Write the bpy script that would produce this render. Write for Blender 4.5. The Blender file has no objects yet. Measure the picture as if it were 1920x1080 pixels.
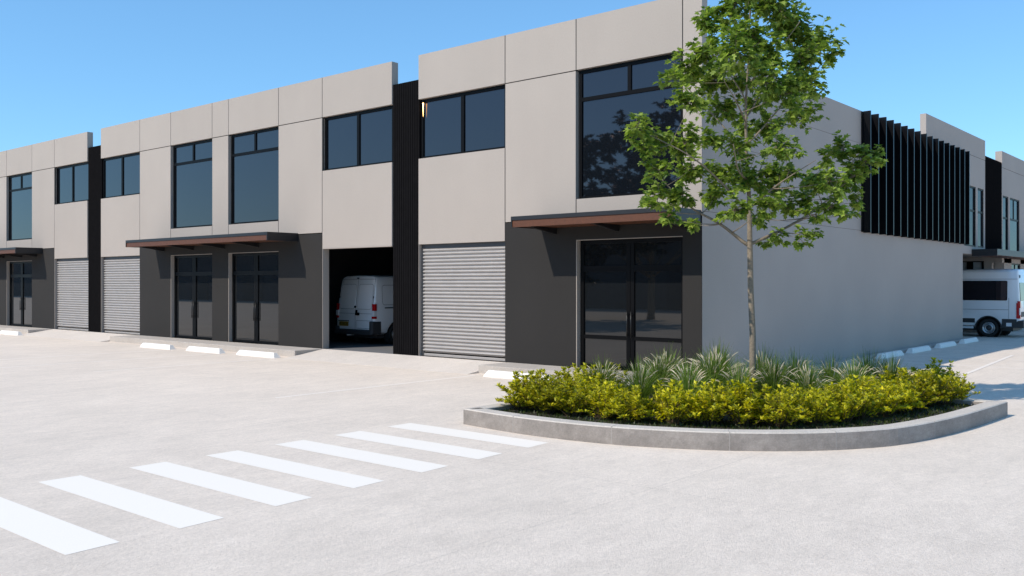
import bpy, bmesh, math, random
from mathutils import Vector, Matrix
R = math.radians
PI = math.pi
sc = bpy.context.scene
col = sc.collection
rnd = random.Random(7)
LZ = -0.05            # level of the parking lot; building floor is at +0.15
FZ = 0.15
CAM = Vector((9.62, -17.62, 2.15))
FW = Vector((-0.6472, 0.7624, 0)); RT = Vector((0.7623, 0.6472, 0))

# ------------------------------------------------------------------ helpers
class MB:
    """collects shapes, builds ONE mesh object"""
    def __init__(s): s.v = []; s.f = []
    def add(s, vs, fs):
        o = len(s.v); s.v += [tuple(p) for p in vs]; s.f += [tuple(i + o for i in q) for q in fs]; return s
    def box(s, x0, x1, y0, y1, z0, z1, b=0.0):
        if b <= 0:
            vs = [(x0,y0,z0),(x1,y0,z0),(x1,y1,z0),(x0,y1,z0),(x0,y0,z1),(x1,y0,z1),(x1,y1,z1),(x0,y1,z1)]
            return s.add(vs, [(0,3,2,1),(4,5,6,7),(0,1,5,4),(1,2,6,5),(2,3,7,6),(3,0,4,7)])
        bm = bmesh.new(); bmesh.ops.create_cube(bm, size=1)
        for v in bm.verts:
            v.co = Vector(((x0+x1)/2 + v.co.x*(x1-x0), (y0+y1)/2 + v.co.y*(y1-y0), (z0+z1)/2 + v.co.z*(z1-z0)))
        bmesh.ops.bevel(bm, geom=bm.edges[:], offset=b, segments=2, affect='EDGES', profile=0.5)
        bm.verts.index_update()
        s.add([v.co[:] for v in bm.verts], [[v.index for v in f.verts] for f in bm.faces]); bm.free(); return s
    def prism(s, pts, axis, a0, a1):
        """2-D polygon extruded along axis 'x' (pts=y,z), 'y' (pts=x,z) or 'z' (pts=x,y)"""
        def P(p, a): return {'x': (a, p[0], p[1]), 'y': (p[0], a, p[1]), 'z': (p[0], p[1], a)}[axis]
        n = len(pts)
        vs = [P(p, a0) for p in pts] + [P(p, a1) for p in pts]
        fs = [tuple(range(n))[::-1], tuple(range(n, 2*n))] + [(i, (i+1) % n, n+(i+1) % n, n+i) for i in range(n)]
        return s.add(vs, fs)
    def tube(s, pts, rad, n=8, cap=True):
        pts = [Vector(p) for p in pts]; rings = []
        up0 = Vector((0.31, 0.2, 0.93))
        for i, p in enumerate(pts):
            t = (pts[min(i+1, len(pts)-1)] - pts[max(i-1, 0)]).normalized()
            a = t.cross(up0)
            if a.length < 1e-3: a = t.cross(Vector((1, 0, 0)))
            a.normalize(); b = t.cross(a)
            r = rad[i] if isinstance(rad, (list, tuple)) else rad
            rings.append([p + (a*math.cos(2*PI*k/n) + b*math.sin(2*PI*k/n))*r for k in range(n)])
        vs = [q for rg in rings for q in rg]; fs = []
        for i in range(len(pts)-1):
            for k in range(n):
                fs.append((i*n+k, i*n+(k+1) % n, (i+1)*n+(k+1) % n, (i+1)*n+k))
        if cap: fs += [tuple(range(n))[::-1], tuple(range((len(pts)-1)*n, len(pts)*n))]
        return s.add(vs, fs)
    def disc_lathe(s, prof, c, axis='x', n=32):
        """prof = list of (offset along axis, radius)"""
        vs = []; m = len(prof)
        for k in range(n):
            a = 2*PI*k/n
            for (d, r) in prof:
                if axis == 'x': vs.append((c[0]+d, c[1]+r*math.cos(a), c[2]+r*math.sin(a)))
                elif axis == 'y': vs.append((c[0]+r*math.cos(a), c[1]+d, c[2]+r*math.sin(a)))
                else: vs.append((c[0]+r*math.cos(a), c[1]+r*math.sin(a), c[2]+d))
        fs = []
        for k in range(n):
            for i in range(m-1):
                fs.append((k*m+i, k*m+i+1, ((k+1) % n)*m+i+1, ((k+1) % n)*m+i))
        return s.add(vs, fs)
    def build(s, name, mat, parent=None, smooth=False, recalc=True, extra=()):
        split = []
        for mb2, m2 in extra:
            split.append((len(s.f), m2)); s.add(mb2.v, mb2.f)
        me = bpy.data.meshes.new(name); me.from_pydata(s.v, [], s.f); me.update()
        if recalc:
            bm = bmesh.new(); bm.from_mesh(me); bmesh.ops.recalc_face_normals(bm, faces=bm.faces[:]); bm.to_mesh(me); bm.free()
        me.materials.append(mat)
        for k, (i0, m2) in enumerate(split):
            me.materials.append(m2)
            for p in me.polygons:
                if p.index >= i0: p.material_index = k+1
        if smooth:
            for p in me.polygons: p.use_smooth = True
        o = bpy.data.objects.new(name, me); col.objects.link(o)
        if parent is not None: o.parent = parent
        return o

def tag(o, label=None, cat=None, group=None, kind=None):
    if label: o['label'] = label
    if cat: o['category'] = cat
    if group: o['group'] = group
    if kind: o['kind'] = kind
    return o

def empty(name, loc=(0, 0, 0), rz=0.0):
    o = bpy.data.objects.new(name, None); col.objects.link(o)
    o.location = loc; o.rotation_euler = (0, 0, rz); o.empty_display_size = 0.2
    return o

def copy_tree(o, parent=None):
    c = o.copy(); col.objects.link(c); c.parent = parent
    for ch in list(o.children): copy_tree(ch, c)
    return c

def place(px, fwd, z=0.0):
    return CAM + FW*fwd + RT*((px-960)/1720*fwd) + Vector((0, 0, z-CAM.z))

# ------------------------------------------------------------------ materials
def mat(name, base, rough=0.6, metal=0.0, spec=0.5, ior=None, nscale=0, namt=0.0, bump=0.0, bscale=80, emis=None, estr=0, coat=0, big=0.0):
    m = bpy.data.materials.new(name); m.use_nodes = True
    nt = m.node_tree; b = nt.nodes['Principled BSDF']
    b.inputs['Base Color'].default_value = (*base, 1); b.inputs['Roughness'].default_value = rough
    b.inputs['Metallic'].default_value = metal; b.inputs['Specular IOR Level'].default_value = spec
    if ior: b.inputs['IOR'].default_value = ior
    if coat: b.inputs['Coat Weight'].default_value = coat; b.inputs['Coat Roughness'].default_value = 0.05
    if emis: b.inputs['Emission Color'].default_value = (*emis, 1); b.inputs['Emission Strength'].default_value = estr
    tc = nt.nodes.new('ShaderNodeTexCoord')
    if namt or big:
        n = nt.nodes.new('ShaderNodeTexNoise'); n.inputs['Scale'].default_value = nscale or 10; n.inputs['Detail'].default_value = 6
        n.inputs['Roughness'].default_value = 0.65
        nt.links.new(tc.outputs['Object'], n.inputs['Vector'])
        mr = nt.nodes.new('ShaderNodeMapRange'); mr.inputs[1].default_value = 0.3; mr.inputs[2].default_value = 0.7
        mr.inputs[3].default_value = 1-namt; mr.inputs[4].default_value = 1+namt
        nt.links.new(n.outputs['Fac'], mr.inputs[0])
        last = mr.outputs[0]
        if big:
            n2 = nt.nodes.new('ShaderNodeTexNoise'); n2.inputs['Scale'].default_value = 0.55; n2.inputs['Detail'].default_value = 3
            nt.links.new(tc.outputs['Object'], n2.inputs['Vector'])
            m2 = nt.nodes.new('ShaderNodeMapRange'); m2.inputs[1].default_value = 0.3; m2.inputs[2].default_value = 0.7
            m2.inputs[3].default_value = 1-big; m2.inputs[4].default_value = 1+big
            nt.links.new(n2.outputs['Fac'], m2.inputs[0])
            mm = nt.nodes.new('ShaderNodeMath'); mm.operation = 'MULTIPLY'
            nt.links.new(last, mm.inputs[0]); nt.links.new(m2.outputs[0], mm.inputs[1]); last = mm.outputs[0]
        mx = nt.nodes.new('ShaderNodeVectorMath'); mx.operation = 'SCALE'; mx.inputs[0].default_value = base
        nt.links.new(last, mx.inputs['Scale']); nt.links.new(mx.outputs[0], b.inputs['Base Color'])
    if bump:
        n = nt.nodes.new('ShaderNodeTexNoise'); n.inputs['Scale'].default_value = bscale; n.inputs['Detail'].default_value = 4
        nt.links.new(tc.outputs['Object'], n.inputs['Vector'])
        bp = nt.nodes.new('ShaderNodeBump'); bp.inputs['Strength'].default_value = bump; bp.inputs['Distance'].default_value = 0.01
        nt.links.new(n.outputs['Fac'], bp.inputs['Height']); nt.links.new(bp.outputs[0], b.inputs['Normal'])
    return m

M = {}
M['wall'] = mat('painted_concrete', (.378, .330, .290), .85, nscale=26, namt=.035, bump=.25, bscale=90, big=.025)
def islandtone(m, a):
    nt = m.node_tree; b = nt.nodes['Principled BSDF']; src = b.inputs['Base Color'].links[0].from_socket
    ge = nt.nodes.new('ShaderNodeNewGeometry'); mr = nt.nodes.new('ShaderNodeMapRange'); mr.inputs[3].default_value = 1-a; mr.inputs[4].default_value = 1+a
    nt.links.new(ge.outputs['Random Per Island'], mr.inputs[0])
    tc = nt.nodes.new('ShaderNodeTexCoord'); mp = nt.nodes.new('ShaderNodeMapping'); mp.inputs['Scale'].default_value = (1.3, 1.3, .3)
    n = nt.nodes.new('ShaderNodeTexNoise'); n.inputs['Scale'].default_value = 1.2; n.inputs['Detail'].default_value = 5
    nt.links.new(tc.outputs['Object'], mp.inputs[0]); nt.links.new(mp.outputs[0], n.inputs['Vector'])
    m2 = nt.nodes.new('ShaderNodeMapRange'); m2.inputs[1].default_value = .3; m2.inputs[2].default_value = .7; m2.inputs[3].default_value = .985; m2.inputs[4].default_value = 1.012
    nt.links.new(n.outputs['Fac'], m2.inputs[0])
    mu = nt.nodes.new('ShaderNodeMath'); mu.operation = 'MULTIPLY'; nt.links.new(mr.outputs[0], mu.inputs[0]); nt.links.new(m2.outputs[0], mu.inputs[1])
    v = nt.nodes.new('ShaderNodeVectorMath'); v.operation = 'SCALE'; nt.links.new(src, v.inputs[0]); nt.links.new(mu.outputs[0], v.inputs['Scale']); nt.links.new(v.outputs[0], b.inputs['Base Color'])
islandtone(M['wall'], .025)
M['sidewall'] = mat('painted_render', (.375, .328, .295), .85, nscale=30, namt=.04, bump=.3, bscale=60, big=.035)
M['dark'] = mat('charcoal_render', (.0255, .0235, .022), .85, spec=.25, nscale=24, namt=.06, bump=.15, bscale=90, big=.06)
M['black'] = mat('black_metal', (.012, .012, .014), .45, nscale=8, namt=.1)
M['ribs'] = mat('black_cladding', (.009, .0085, .009), .8, spec=0, nscale=6, namt=.12)
M['fin'] = mat('black_fin_paint', (.0028, .0028, .004), .3, spec=.22, nscale=6, namt=.1)
M['joint'] = mat('joint_sealant', (.03, .028, .026), .9)
M['frame'] = mat('black_aluminium', (.0035, .0035, .004), .45, spec=.1, nscale=10, namt=.05)
def tintspec(m, c):
    m.node_tree.nodes['Principled BSDF'].inputs['Specular Tint'].default_value = (*c, 1)
M['glass'] = mat('tinted_glass', (.006, .008, .011), .02, ior=1.75, spec=.5)
M['doorglass'] = mat('dark_door_glass', (.008, .009, .010), .02, ior=1.62, spec=.5)
tintspec(M['glass'], (1.0, .80, .83))
M['sideglass'] = mat('side_window_glass', (.016, .022, .03), .05, ior=1.45, spec=.06)
M['timber'] = mat('timber_soffit', (.095, .030, .010), .55, nscale=14, namt=.2, bump=.2, bscale=40)
M['shutter'] = mat('galvanised_steel', (.42, .39, .365), .4, metal=.3, nscale=5, namt=.06)
M['guide'] = mat('shutter_guide', (.05, .052, .058), .5)
M['handle'] = mat('brushed_steel', (.03, .03, .03), .4, metal=.6)
M['paintwhite'] = mat('white_road_paint', (.88, .81, .715), .65, nscale=60, namt=.03, bump=.15, bscale=120)
M['stop'] = mat('white_kerb_paint', (.83, .79, .735), .6, nscale=14, namt=.05, bump=.2, bscale=60)
M['roof'] = mat('grey_roofing', (.2, .2, .2), .8, nscale=4, namt=.1)
M['soil'] = mat('dark_soil', (.022, .017, .011), .95, nscale=14, namt=.5, bump=1, bscale=30)
M['white'] = mat('white_van_paint', (.78, .79, .80), .28, nscale=3, namt=.01, coat=.6)
M['plastic'] = mat('grey_plastic', (.035, .036, .038), .55, nscale=30, namt=.08)
M['rubber'] = mat('tyre_rubber', (.012, .012, .012), .85, nscale=20, namt=.15)
M['rim'] = mat('steel_rim', (.45, .46, .48), .35, metal=.9)
M['red'] = mat('red_lens', (.45, .008, .012), .15, coat=.6)
M['clear'] = mat('clear_lens', (.72, .72, .74), .15, coat=.6)
M['plate'] = mat('yellow_plate', (.30, .19, .01), .4)
M['bark'] = mat('tree_bark', (.21, .17, .125), .85, nscale=22, namt=.3, bump=.7, bscale=45)
M['twig'] = mat('shrub_twig', (.09, .06, .03), .9)
M['lamp'] = mat('warm_lamp', (1, .8, .5), .4, emis=(1.0, .55, .18), estr=7)
M['vanseam'] = mat('door_seam', (.10, .10, .105), .6)

def leafmat(name, c0, c1, trans=.35, rough=.45, spec=.35):
    m = bpy.data.materials.new(name); m.use_nodes = True; nt = m.node_tree
    b = nt.nodes['Principled BSDF']; out = nt.nodes['Material Output']
    g = nt.nodes.new('ShaderNodeNewGeometry'); r = nt.nodes.new('ShaderNodeValToRGB')
    r.color_ramp.elements[0].color = (*c0, 1); r.color_ramp.elements[1].color = (*c1, 1)
    nt.links.new(g.outputs['Random Per Island'], r.inputs[0])
    oi = nt.nodes.new('ShaderNodeObjectInfo'); mr = nt.nodes.new('ShaderNodeMapRange'); mr.inputs[3].default_value = .72; mr.inputs[4].default_value = 1.2
    nt.links.new(oi.outputs['Random'], mr.inputs[0]); vs = nt.nodes.new('ShaderNodeVectorMath'); vs.operation = 'SCALE'
    nt.links.new(r.outputs[0], vs.inputs[0]); nt.links.new(mr.outputs[0], vs.inputs['Scale'])
    if name == 'tree_leaf': nt.links.remove(vs.inputs['Scale'].links[0]); vs.inputs['Scale'].default_value = 1.05
    nt.links.new(vs.outputs[0], b.inputs['Base Color']); b.inputs['Roughness'].default_value = rough
    b.inputs['Specular IOR Level'].default_value = spec
    t = nt.nodes.new('ShaderNodeBsdfTranslucent')
    h = nt.nodes.new('ShaderNodeHueSaturation'); h.inputs['Saturation'].default_value = 1.1; h.inputs['Value'].default_value = 1.5
    nt.links.new(vs.outputs[0], h.inputs['Color']); nt.links.new(h.outputs[0], t.inputs['Color'])
    mx = nt.nodes.new('ShaderNodeMixShader'); mx.inputs[0].default_value = trans
    nt.links.new(b.outputs[0], mx.inputs[1]); nt.links.new(t.outputs[0], mx.inputs[2]); nt.links.new(mx.outputs[0], out.inputs[0])
    return m
M['leaf'] = leafmat('tree_leaf', (.05, .105, .014), (.32, .41, .075), .42)
M['darkleaf'] = leafmat('dark_tree_leaf', (.008, .012, .005), (.02, .03, .01), .1)
M['shrubleaf'] = leafmat('golden_shrub_leaf', (.075, .12, .008), (.80, .72, .04), .36)
M['blade'] = leafmat('grass_blade', (.06, .11, .018), (.25, .34, .07), .4, .6, .12)
M['plume'] = leafmat('grass_plume', (.60, .52, .40), (.82, .74, .60), .35, .8)
M['turf'] = leafmat('ground_cover_leaf', (.02, .035, .006), (.06, .085, .014), .2)

def concrete(name, base, streak=.07, joint=True, amt=.05):
    m = bpy.data.materials.new(name); m.use_nodes = True; nt = m.node_tree; L = nt.links
    b = nt.nodes['Principled BSDF']; b.inputs['Roughness'].default_value = .85; b.inputs['Specular IOR Level'].default_value = .3
    tc = nt.nodes.new('ShaderNodeTexCoord')
    def noise(scale, stretch=None, detail=5, rough=.6, rot=0):
        n = nt.nodes.new('ShaderNodeTexNoise'); n.inputs['Scale'].default_value = scale; n.inputs['Detail'].default_value = detail
        n.inputs['Roughness'].default_value = rough
        mp = nt.nodes.new('ShaderNodeMapping'); mp.inputs['Scale'].default_value = stretch or (1, 1, 1); mp.inputs['Rotation'].default_value = (0, 0, rot)
        L.new(tc.outputs['Object'], mp.inputs[0]); L.new(mp.outputs[0], n.inputs['Vector']); return n.outputs['Fac']
    def mrange(x, a, bb, c, d):
        r = nt.nodes.new('ShaderNodeMapRange'); r.inputs[1].default_value = a; r.inputs[2].default_value = bb
        r.inputs[3].default_value = c; r.inputs[4].default_value = d; L.new(x, r.inputs[0]); return r.outputs[0]
    def mul(x, y):
        k = nt.nodes.new('ShaderNodeMath'); k.operation = 'MULTIPLY'; L.new(x, k.inputs[0]); L.new(y, k.inputs[1]); return k.outputs[0]
    f = mrange(noise(.35, detail=4), .3, .7, 1-amt, 1+amt)
    f = mul(f, mrange(noise(2.6, (1, .38, 1), 7, .72, R(6)), .32, .68, 1-streak, 1+streak*.6))
    f = mul(f, mrange(noise(11, (1, .30, 1), 6, .75, R(4)), .35, .7, 1-streak*.55, 1+streak*.35))
    f = mul(f, mrange(noise(17, (1, .5, 1), 5, .75, R(6)), .3, .7, .93, 1.055))
    f = mul(f, mrange(noise(48, (1, .7, 1), 3, .75, R(6)), .32, .68, .89, 1.09))
    f = mul(f, mrange(noise(38, (1, .3, 1), 3, .8, R(6)), .28, .35, .66, 1.0))
    if joint:
        sx = nt.nodes.new('ShaderNodeSeparateXYZ'); L.new(tc.outputs['Object'], sx.inputs[0])
        for ax, per, off in ((0, 7.0, 2.6), (1, 6.2, 3.55)):
            a = nt.nodes.new('ShaderNodeMath'); a.operation = 'ADD'; a.inputs[1].default_value = off+700; L.new(sx.outputs[ax], a.inputs[0])
            w = nt.nodes.new('ShaderNodeMath'); w.operation = 'PINGPONG'; w.inputs[1].default_value = per/2; L.new(a.outputs[0], w.inputs[0])
            f = mul(f, mrange(w.outputs[0], .005, .016, .91, 1.0))
    sc_ = nt.nodes.new('ShaderNodeVectorMath'); sc_.operation = 'SCALE'; sc_.inputs[0].default_value = base
    L.new(f, sc_.inputs['Scale']); L.new(sc_.outputs[0], b.inputs['Base Color'])
    bp = nt.nodes.new('ShaderNodeBump'); bp.inputs['Strength'].default_value = .8; bp.inputs['Distance'].default_value = .014
    L.new(noise(60, (1, .4, 1), 6, .75), bp.inputs['Height']); L.new(bp.outputs[0], b.inputs['Normal'])
    return m
M['ground'] = concrete('lot_concrete', (.765, .662, .558), .08, True, .05)
M['path'] = concrete('footpath_concrete', (.50, .45, .40), .08, False)
M['ramp'] = concrete('ramp_concrete', (.68, .605, .53), .05, False)
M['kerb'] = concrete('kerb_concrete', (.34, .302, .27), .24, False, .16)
M['kerbtop'] = concrete('sunlit_kerb_concrete', (.60, .54, .475), .08, False, .06)  # paler than the kerb sides: sunlight from above put into the colour
M['line'] = mat('faded_line_paint', (.86, .775, .69), .75, nscale=20, namt=.08)

# ------------------------------------------------------------------ setting: ground, paths, ramps, markings
g = MB(); g.add([(-260, -260, LZ), (260, -260, LZ), (260, 260, LZ), (-260, 260, LZ)], [(0, 1, 2, 3)])
tag(g.build('ground', M['ground']), kind='structure')

def slab(name, x0, x1, y0, y1, z1, m):
    return tag(MB().box(x0, x1, y0, y1, LZ-.1, z1, .012).build(name, m), kind='structure')
slab('footpath', -24.35, -12.88, -1.06, -.002, FZ, M['path'])
slab('footpath', -5.52, -.24, -1.06, -.002, FZ, M['path'])
slab('footpath', -43.9, -31.66, -1.06, -.002, FZ, M['path'])
slab('footpath', .003, .30, -.6, 20.45, .02, M['path'])
for (x0, x1) in ((-12.874, -5.526), (-31.654, -24.356)):
    r = MB().prism([(-1.42, LZ-.02), (-1.42, LZ+.004), (-.002, FZ-.004), (-.002, LZ-.02)], 'x', x0, x1)
    tag(r.build('ramp', M['ramp']), kind='structure')
# floor inside the open garage
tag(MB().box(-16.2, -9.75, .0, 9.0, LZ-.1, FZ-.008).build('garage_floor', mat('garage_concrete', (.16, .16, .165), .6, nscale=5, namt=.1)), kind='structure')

def sheet(name, pts, z, m, kind='structure'):
    return tag(MB().add([(x, y, z) for x, y in pts], [tuple(range(len(pts)))]).build(name, m), kind=kind)
def resc(x, y):
    k = 2.2/2.15; return (CAM.x+(x-CAM.x)*k, CAM.y+(y-CAM.y)*k)
for i, (ya, yb) in enumerate(((-14.38, -13.92), (-13.38, -12.92), (-12.36, -11.9), (-11.37, -10.91), (-10.35, -9.88), (-9.36, -8.87), (-8.35, -7.88))):
    a = -.70 + .0*i; b_ = 2.24 - .035*i
    sheet('crosswalk_stripe', [resc(a, ya), resc(b_, ya), resc(b_-.03, yb), resc(a, yb)], LZ+.002, M['paintwhite'])
for (x, y0, y1) in ((-15.95, -8.6, -2.1), (-13.0, -7.0, -1.5), (-5.22, -7.15, -1.5), (-18.7, -9.0, -2.1), (-28.5, -8.0, -2.0), (-33.5, -7, -2)):
    sheet('parking_line', [(x-.045, y0), (x+.045, y0), (x+.045, y1), (x-.045, y1)], LZ+.002, M['line'])
for y in (11.65, 14.6, 17.7, 8.9):
    sheet('parking_line', [(.95, y-.045), (6.4, y-.045), (6.4, y+.045), (.95, y+.045)], LZ+.002, M['line'])
sheet('parking_line', [(3.6, 6.0), (3.7, 6.0), (3.2, 13.6), (3.1, 13.6)], LZ+.006, M['line'])
sheet('parking_line', [(-.95, -4.9), (-.86, -4.9), (-.86, -1.5), (-.95, -1.5)], LZ+.002, M['line'])

# ------------------------------------------------------------------ the front building
W = .24
bld = tag(empty('warehouse_building'), 'long two storey pale concrete warehouse with charcoal ground floor and black louvred side wall', 'warehouse')
wall = MB(); bases = [MB(), MB(), MB()]; base = bases[0]; joint = MB()
G = .013
def wp(mb, x0, x1, z0, z1, gl=G, gr=G, gb=G, gt=G, d=W):
    mb.box(x0+gl, x1-gr, 0, d, z0+gb, z1-gt)

windows = []; doors = []; shutters = []
def col_bay(x0, x1, opened=False, gl=G, gr=G):
    wp(wall, x0, x1, 7.21, 8.45, gl, gr)
    wp(wall, x0, x1, 3.22, 5.58, gl, gr, 0, 0)
    windows.append((x0+.02, x1-.02, 5.58, 7.205, 'bay'))
    if not opened: shutters.append((x0, x1))
def col_panel(x0, x1):
    wp(wall, x0, x1, 7.21, 8.45); wp(wall, x0, x1, 3.685, 7.21); wp(base, x0, x1, .0, 3.675, .001, .001, 0, 0)
def col_shop(x0, x1, kind):
    wp(wall, x0, x1, 7.21, 8.45); wp(wall, x0, x1, 3.685, 4.15, G, G, G, 0)
    windows.append((x0+.03, x1-.03, 4.15, 7.205, 'shop'))
    wp(base, x0, x1, 3.18, 3.675, .001, .001, 0, 0)
    doors.append((x0, x1, FZ, 3.18, kind))
def col_pier(x0, x1):
    wp(wall, x0, x1, 7.21, 8.45); wp(wall, x0, x1, 3.685, 7.21); wp(base, x0, x1, .0, 3.675, .001, .001, 0, 0)
# corner unit
col_bay(-8.72, -5.57, gl=0); col_panel(-5.57, -3.34); col_shop(-3.34, -.47, 'rail')
wall.box(-.47+G, 0, 0, W, 7.218, 8.45); wall.box(-.47+G, -.003, 0, .013, 3.685, 7.21)
wall.box(-.47+G, -.21, .013, W, 3.685, 7.21)
base.box(-.47, -.003, 0, .013, 0, 3.675); base.box(-.47, -.21, .013, W, 0, 3.675)
# middle double unit
base = bases[1]
col_bay(-12.95, -9.81, True, gr=0); col_panel(-15.19, -12.95); col_shop(-18.05, -15.19, 'plain'); col_pier(-19.06, -18.05)
col_shop(-21.83, -19.06, 'plain'); col_panel(-24.11, -21.83); col_bay(-27.27, -24.11, gl=0)
# far unit
base = bases[2]
col_bay(-31.58, -28.47, gr=0); col_panel(-33.9, -31.58); col_shop(-36.74, -33.9, 'plain'); col_pier(-37.75, -36.74)
col_shop(-40.5, -37.75, 'plain'); col_panel(-44.0, -40.5)
for x in (-5.57, -3.34, -.47, -12.95, -15.19, -18.05, -19.06, -21.83, -24.11, -31.58, -33.9, -36.74, -37.75, -40.5):
    joint.box(x-.016, x+.016, .016, .05, 7.22, 8.44); joint.box(x-.016, x+.016, .016, .05, 3.7, 5.5 if x in (-5.57, -12.95, -24.11, -31.58) else 4.14)
for (a, b) in ((-5.56, -3.35), (-15.18, -12.96), (-19.05, -18.06), (-24.1, -21.84), (-33.89, -31.59), (-37.74, -36.75), (-44, -40.5)):
    joint.box(a, b, .017, .051, 7.2, 7.222)
for x in (-5.57, -12.95, -24.11, -31.58): joint.box(x-.016, x+.016, .018, .05, 5.52, 7.2)
# sides and shell
wall.build('wall', M['wall'], bld, extra=[(joint, M['joint'])])
for b_ in bases: b_.build('base_wall', M['dark'], bld)
side = MB()
def sp(y0, y1, z0, z1): side.box(-.2, 0, y0+.004, y1-.004, z0+.004, z1-.004)
sp(.010, 20.5, LZ-.1, 3.70); sp(.010, 20.5, 3.70, 6.25); sp(W+.001, 20.5, 6.25, 7.215); side.box(-.2, 0, .0135, W-.0, 6.254, 7.205)
joint2 = MB().box(-.19, -.006, .3, 20.4, 3.68, 3.72).box(-.19, -.006, .3, 20.4, 6.23, 6.27)
side.build('side_wall', M['sidewall'], bld, extra=[(joint2, M['joint'])])
shell = MB().box(-44, -.21, W+.01, 20.4, 6.95, 7.1).box(-44, -.21, 20.2, 20.5, LZ, 6.94).box(-44.2, -44.01, 0, 20.5, LZ, 8.4)
shell.build('roof', M['roof'], bld)
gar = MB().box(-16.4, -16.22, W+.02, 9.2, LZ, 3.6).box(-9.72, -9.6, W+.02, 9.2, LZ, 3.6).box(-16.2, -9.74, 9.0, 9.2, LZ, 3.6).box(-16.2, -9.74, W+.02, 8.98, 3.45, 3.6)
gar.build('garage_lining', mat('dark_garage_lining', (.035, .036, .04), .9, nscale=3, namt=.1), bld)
jl = MB().box(-12.942, -12.93, .003, W+.005, FZ, 3.21).box(-12.942, -9.82, .004, W+.006, 3.195, 3.2195)
jl.build('garage_jamb', M['wall'], bld)

def pilaster(x0, x1, parent, z1=7.78):
    m = MB().box(x0, x1, .05, .3, LZ, z1); n = max(8, int((x1-x0)/.085)); w = (x1-x0)/n
    for k in range(n):
        a = x0+k*w
        m.prism([(a+.004, .0502), (a+.010, .036), (a+w-.010, .036), (a+w-.004, .0502)], 'z', LZ, z1-.002)
    return m.build('pilaster', M['ribs'], parent)
pilaster(-9.805, -8.725, bld); pilaster(-28.465, -27.275, bld)

def mk_window(x0, x1, z0, z1, kind):
    f = MB(); t = .075; y0, y1 = .09, .17
    f.box(x0, x0+t, y0, y1, z0, z1).box(x1-t, x1, y0, y1, z0, z1).box(x0+t, x1-t, y0, y1, z1-t, z1).box(x0+t, x1-t, y0, y1, z0, z0+t*.8)
    xm = (x0+x1)/2
    if kind == 'bay':
        f.box(xm-.055, xm+.055, y0+.002, y1-.002, z0+t*.8, z1-t)
    else:
        f.box(x0+t, x1-t, y0+.002, y1-.002, 6.47, 6.56); f.box(xm-.045, xm+.045, y0+.003, y1-.003, 6.56, z1-t)
    # slim sill flashing
    f.box(x0, x1, .03, y0, z0-.0, z0+.012)
    w = f.build('window', M['frame'], bld)
    MB().box(x0+t*.5, x1-t*.5, .125, .14, z0+t*.4, z1-t*.5).build('pane', M['glass'], w)
    MB().box(x0-.012, x1+.012, .172, W-.004, z0-.012, z1+.0).build('blind_backing', M['frame'], w)
for a in windows: mk_window(*a)

def mk_door(x0, x1, z0, z1, kind):
    f = MB(); y0, y1 = .12, .20; a, b = x0+.05, x1-.015; t = .085; xm = (a+b)/2 - .01
    f.box(a, a+t, y0, y1, z0, z1-.015).box(b-t, b, y0, y1, z0, z1-.015).box(a+t, b-t, y0, y1, z1-.105, z1-.015)
    f.box(xm-.105, xm-.006, y0+.003, y1-.003, z0, z1-.105).box(xm+.006, xm+.105, y0+.003, y1-.003, z0, z1-.105)
    f.box(xm-.006, xm+.006, y0+.02, y1-.01, z0, z1-.105)
    f.box(a+t, xm-.105, y0+.005, y1-.005, 2.42, 2.56).box(xm+.105, b-t, y0+.005, y1-.005, 2.42, 2.56)
    f.box(a+t, xm-.105, y0+.006, y1-.006, z0, z0+.085).box(xm+.105, b-t, y0+.006, y1-.006, z0, z0+.085)
    if kind == 'rail':
        f.box(a+t, xm-.105, y0+.007, y1-.007, .84, .93).box(xm+.105, b-t, y0+.007, y1-.007, .84, .93)
    d = f.build('entrance_door', M['frame'], bld)
    MB().box(a+t*.5, b-t*.5, .158, .17, z0+.03, z1-.05).build('pane', M['doorglass'], d)
    for s in (-1, 1):
        xh = xm + s*.055
        h = MB().tube([(xh, y0-.055, z0+.75), (xh, y0-.055, z0+1.35)], .014, 8)
        h.tube([(xh, y0+.0, z0+.82), (xh, y0-.055, z0+.82)], .010, 6).tube([(xh, y0+.0, z0+1.28), (xh, y0-.055, z0+1.28)], .010, 6)
        h.build('handle', M['handle'], d, True)
    MB().box(x0, x0+.02, .004, .215, z0, z1-.003).box(x0+.02, x1, .003, .1195, z1-.014, z1-.001).build('door_jamb', M['wall'], d)
    MB().box(x0, x1, .21, W+.02, z0, z1).build('blind_backing', M['frame'], d)
for a in doors: mk_door(*a)

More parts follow.
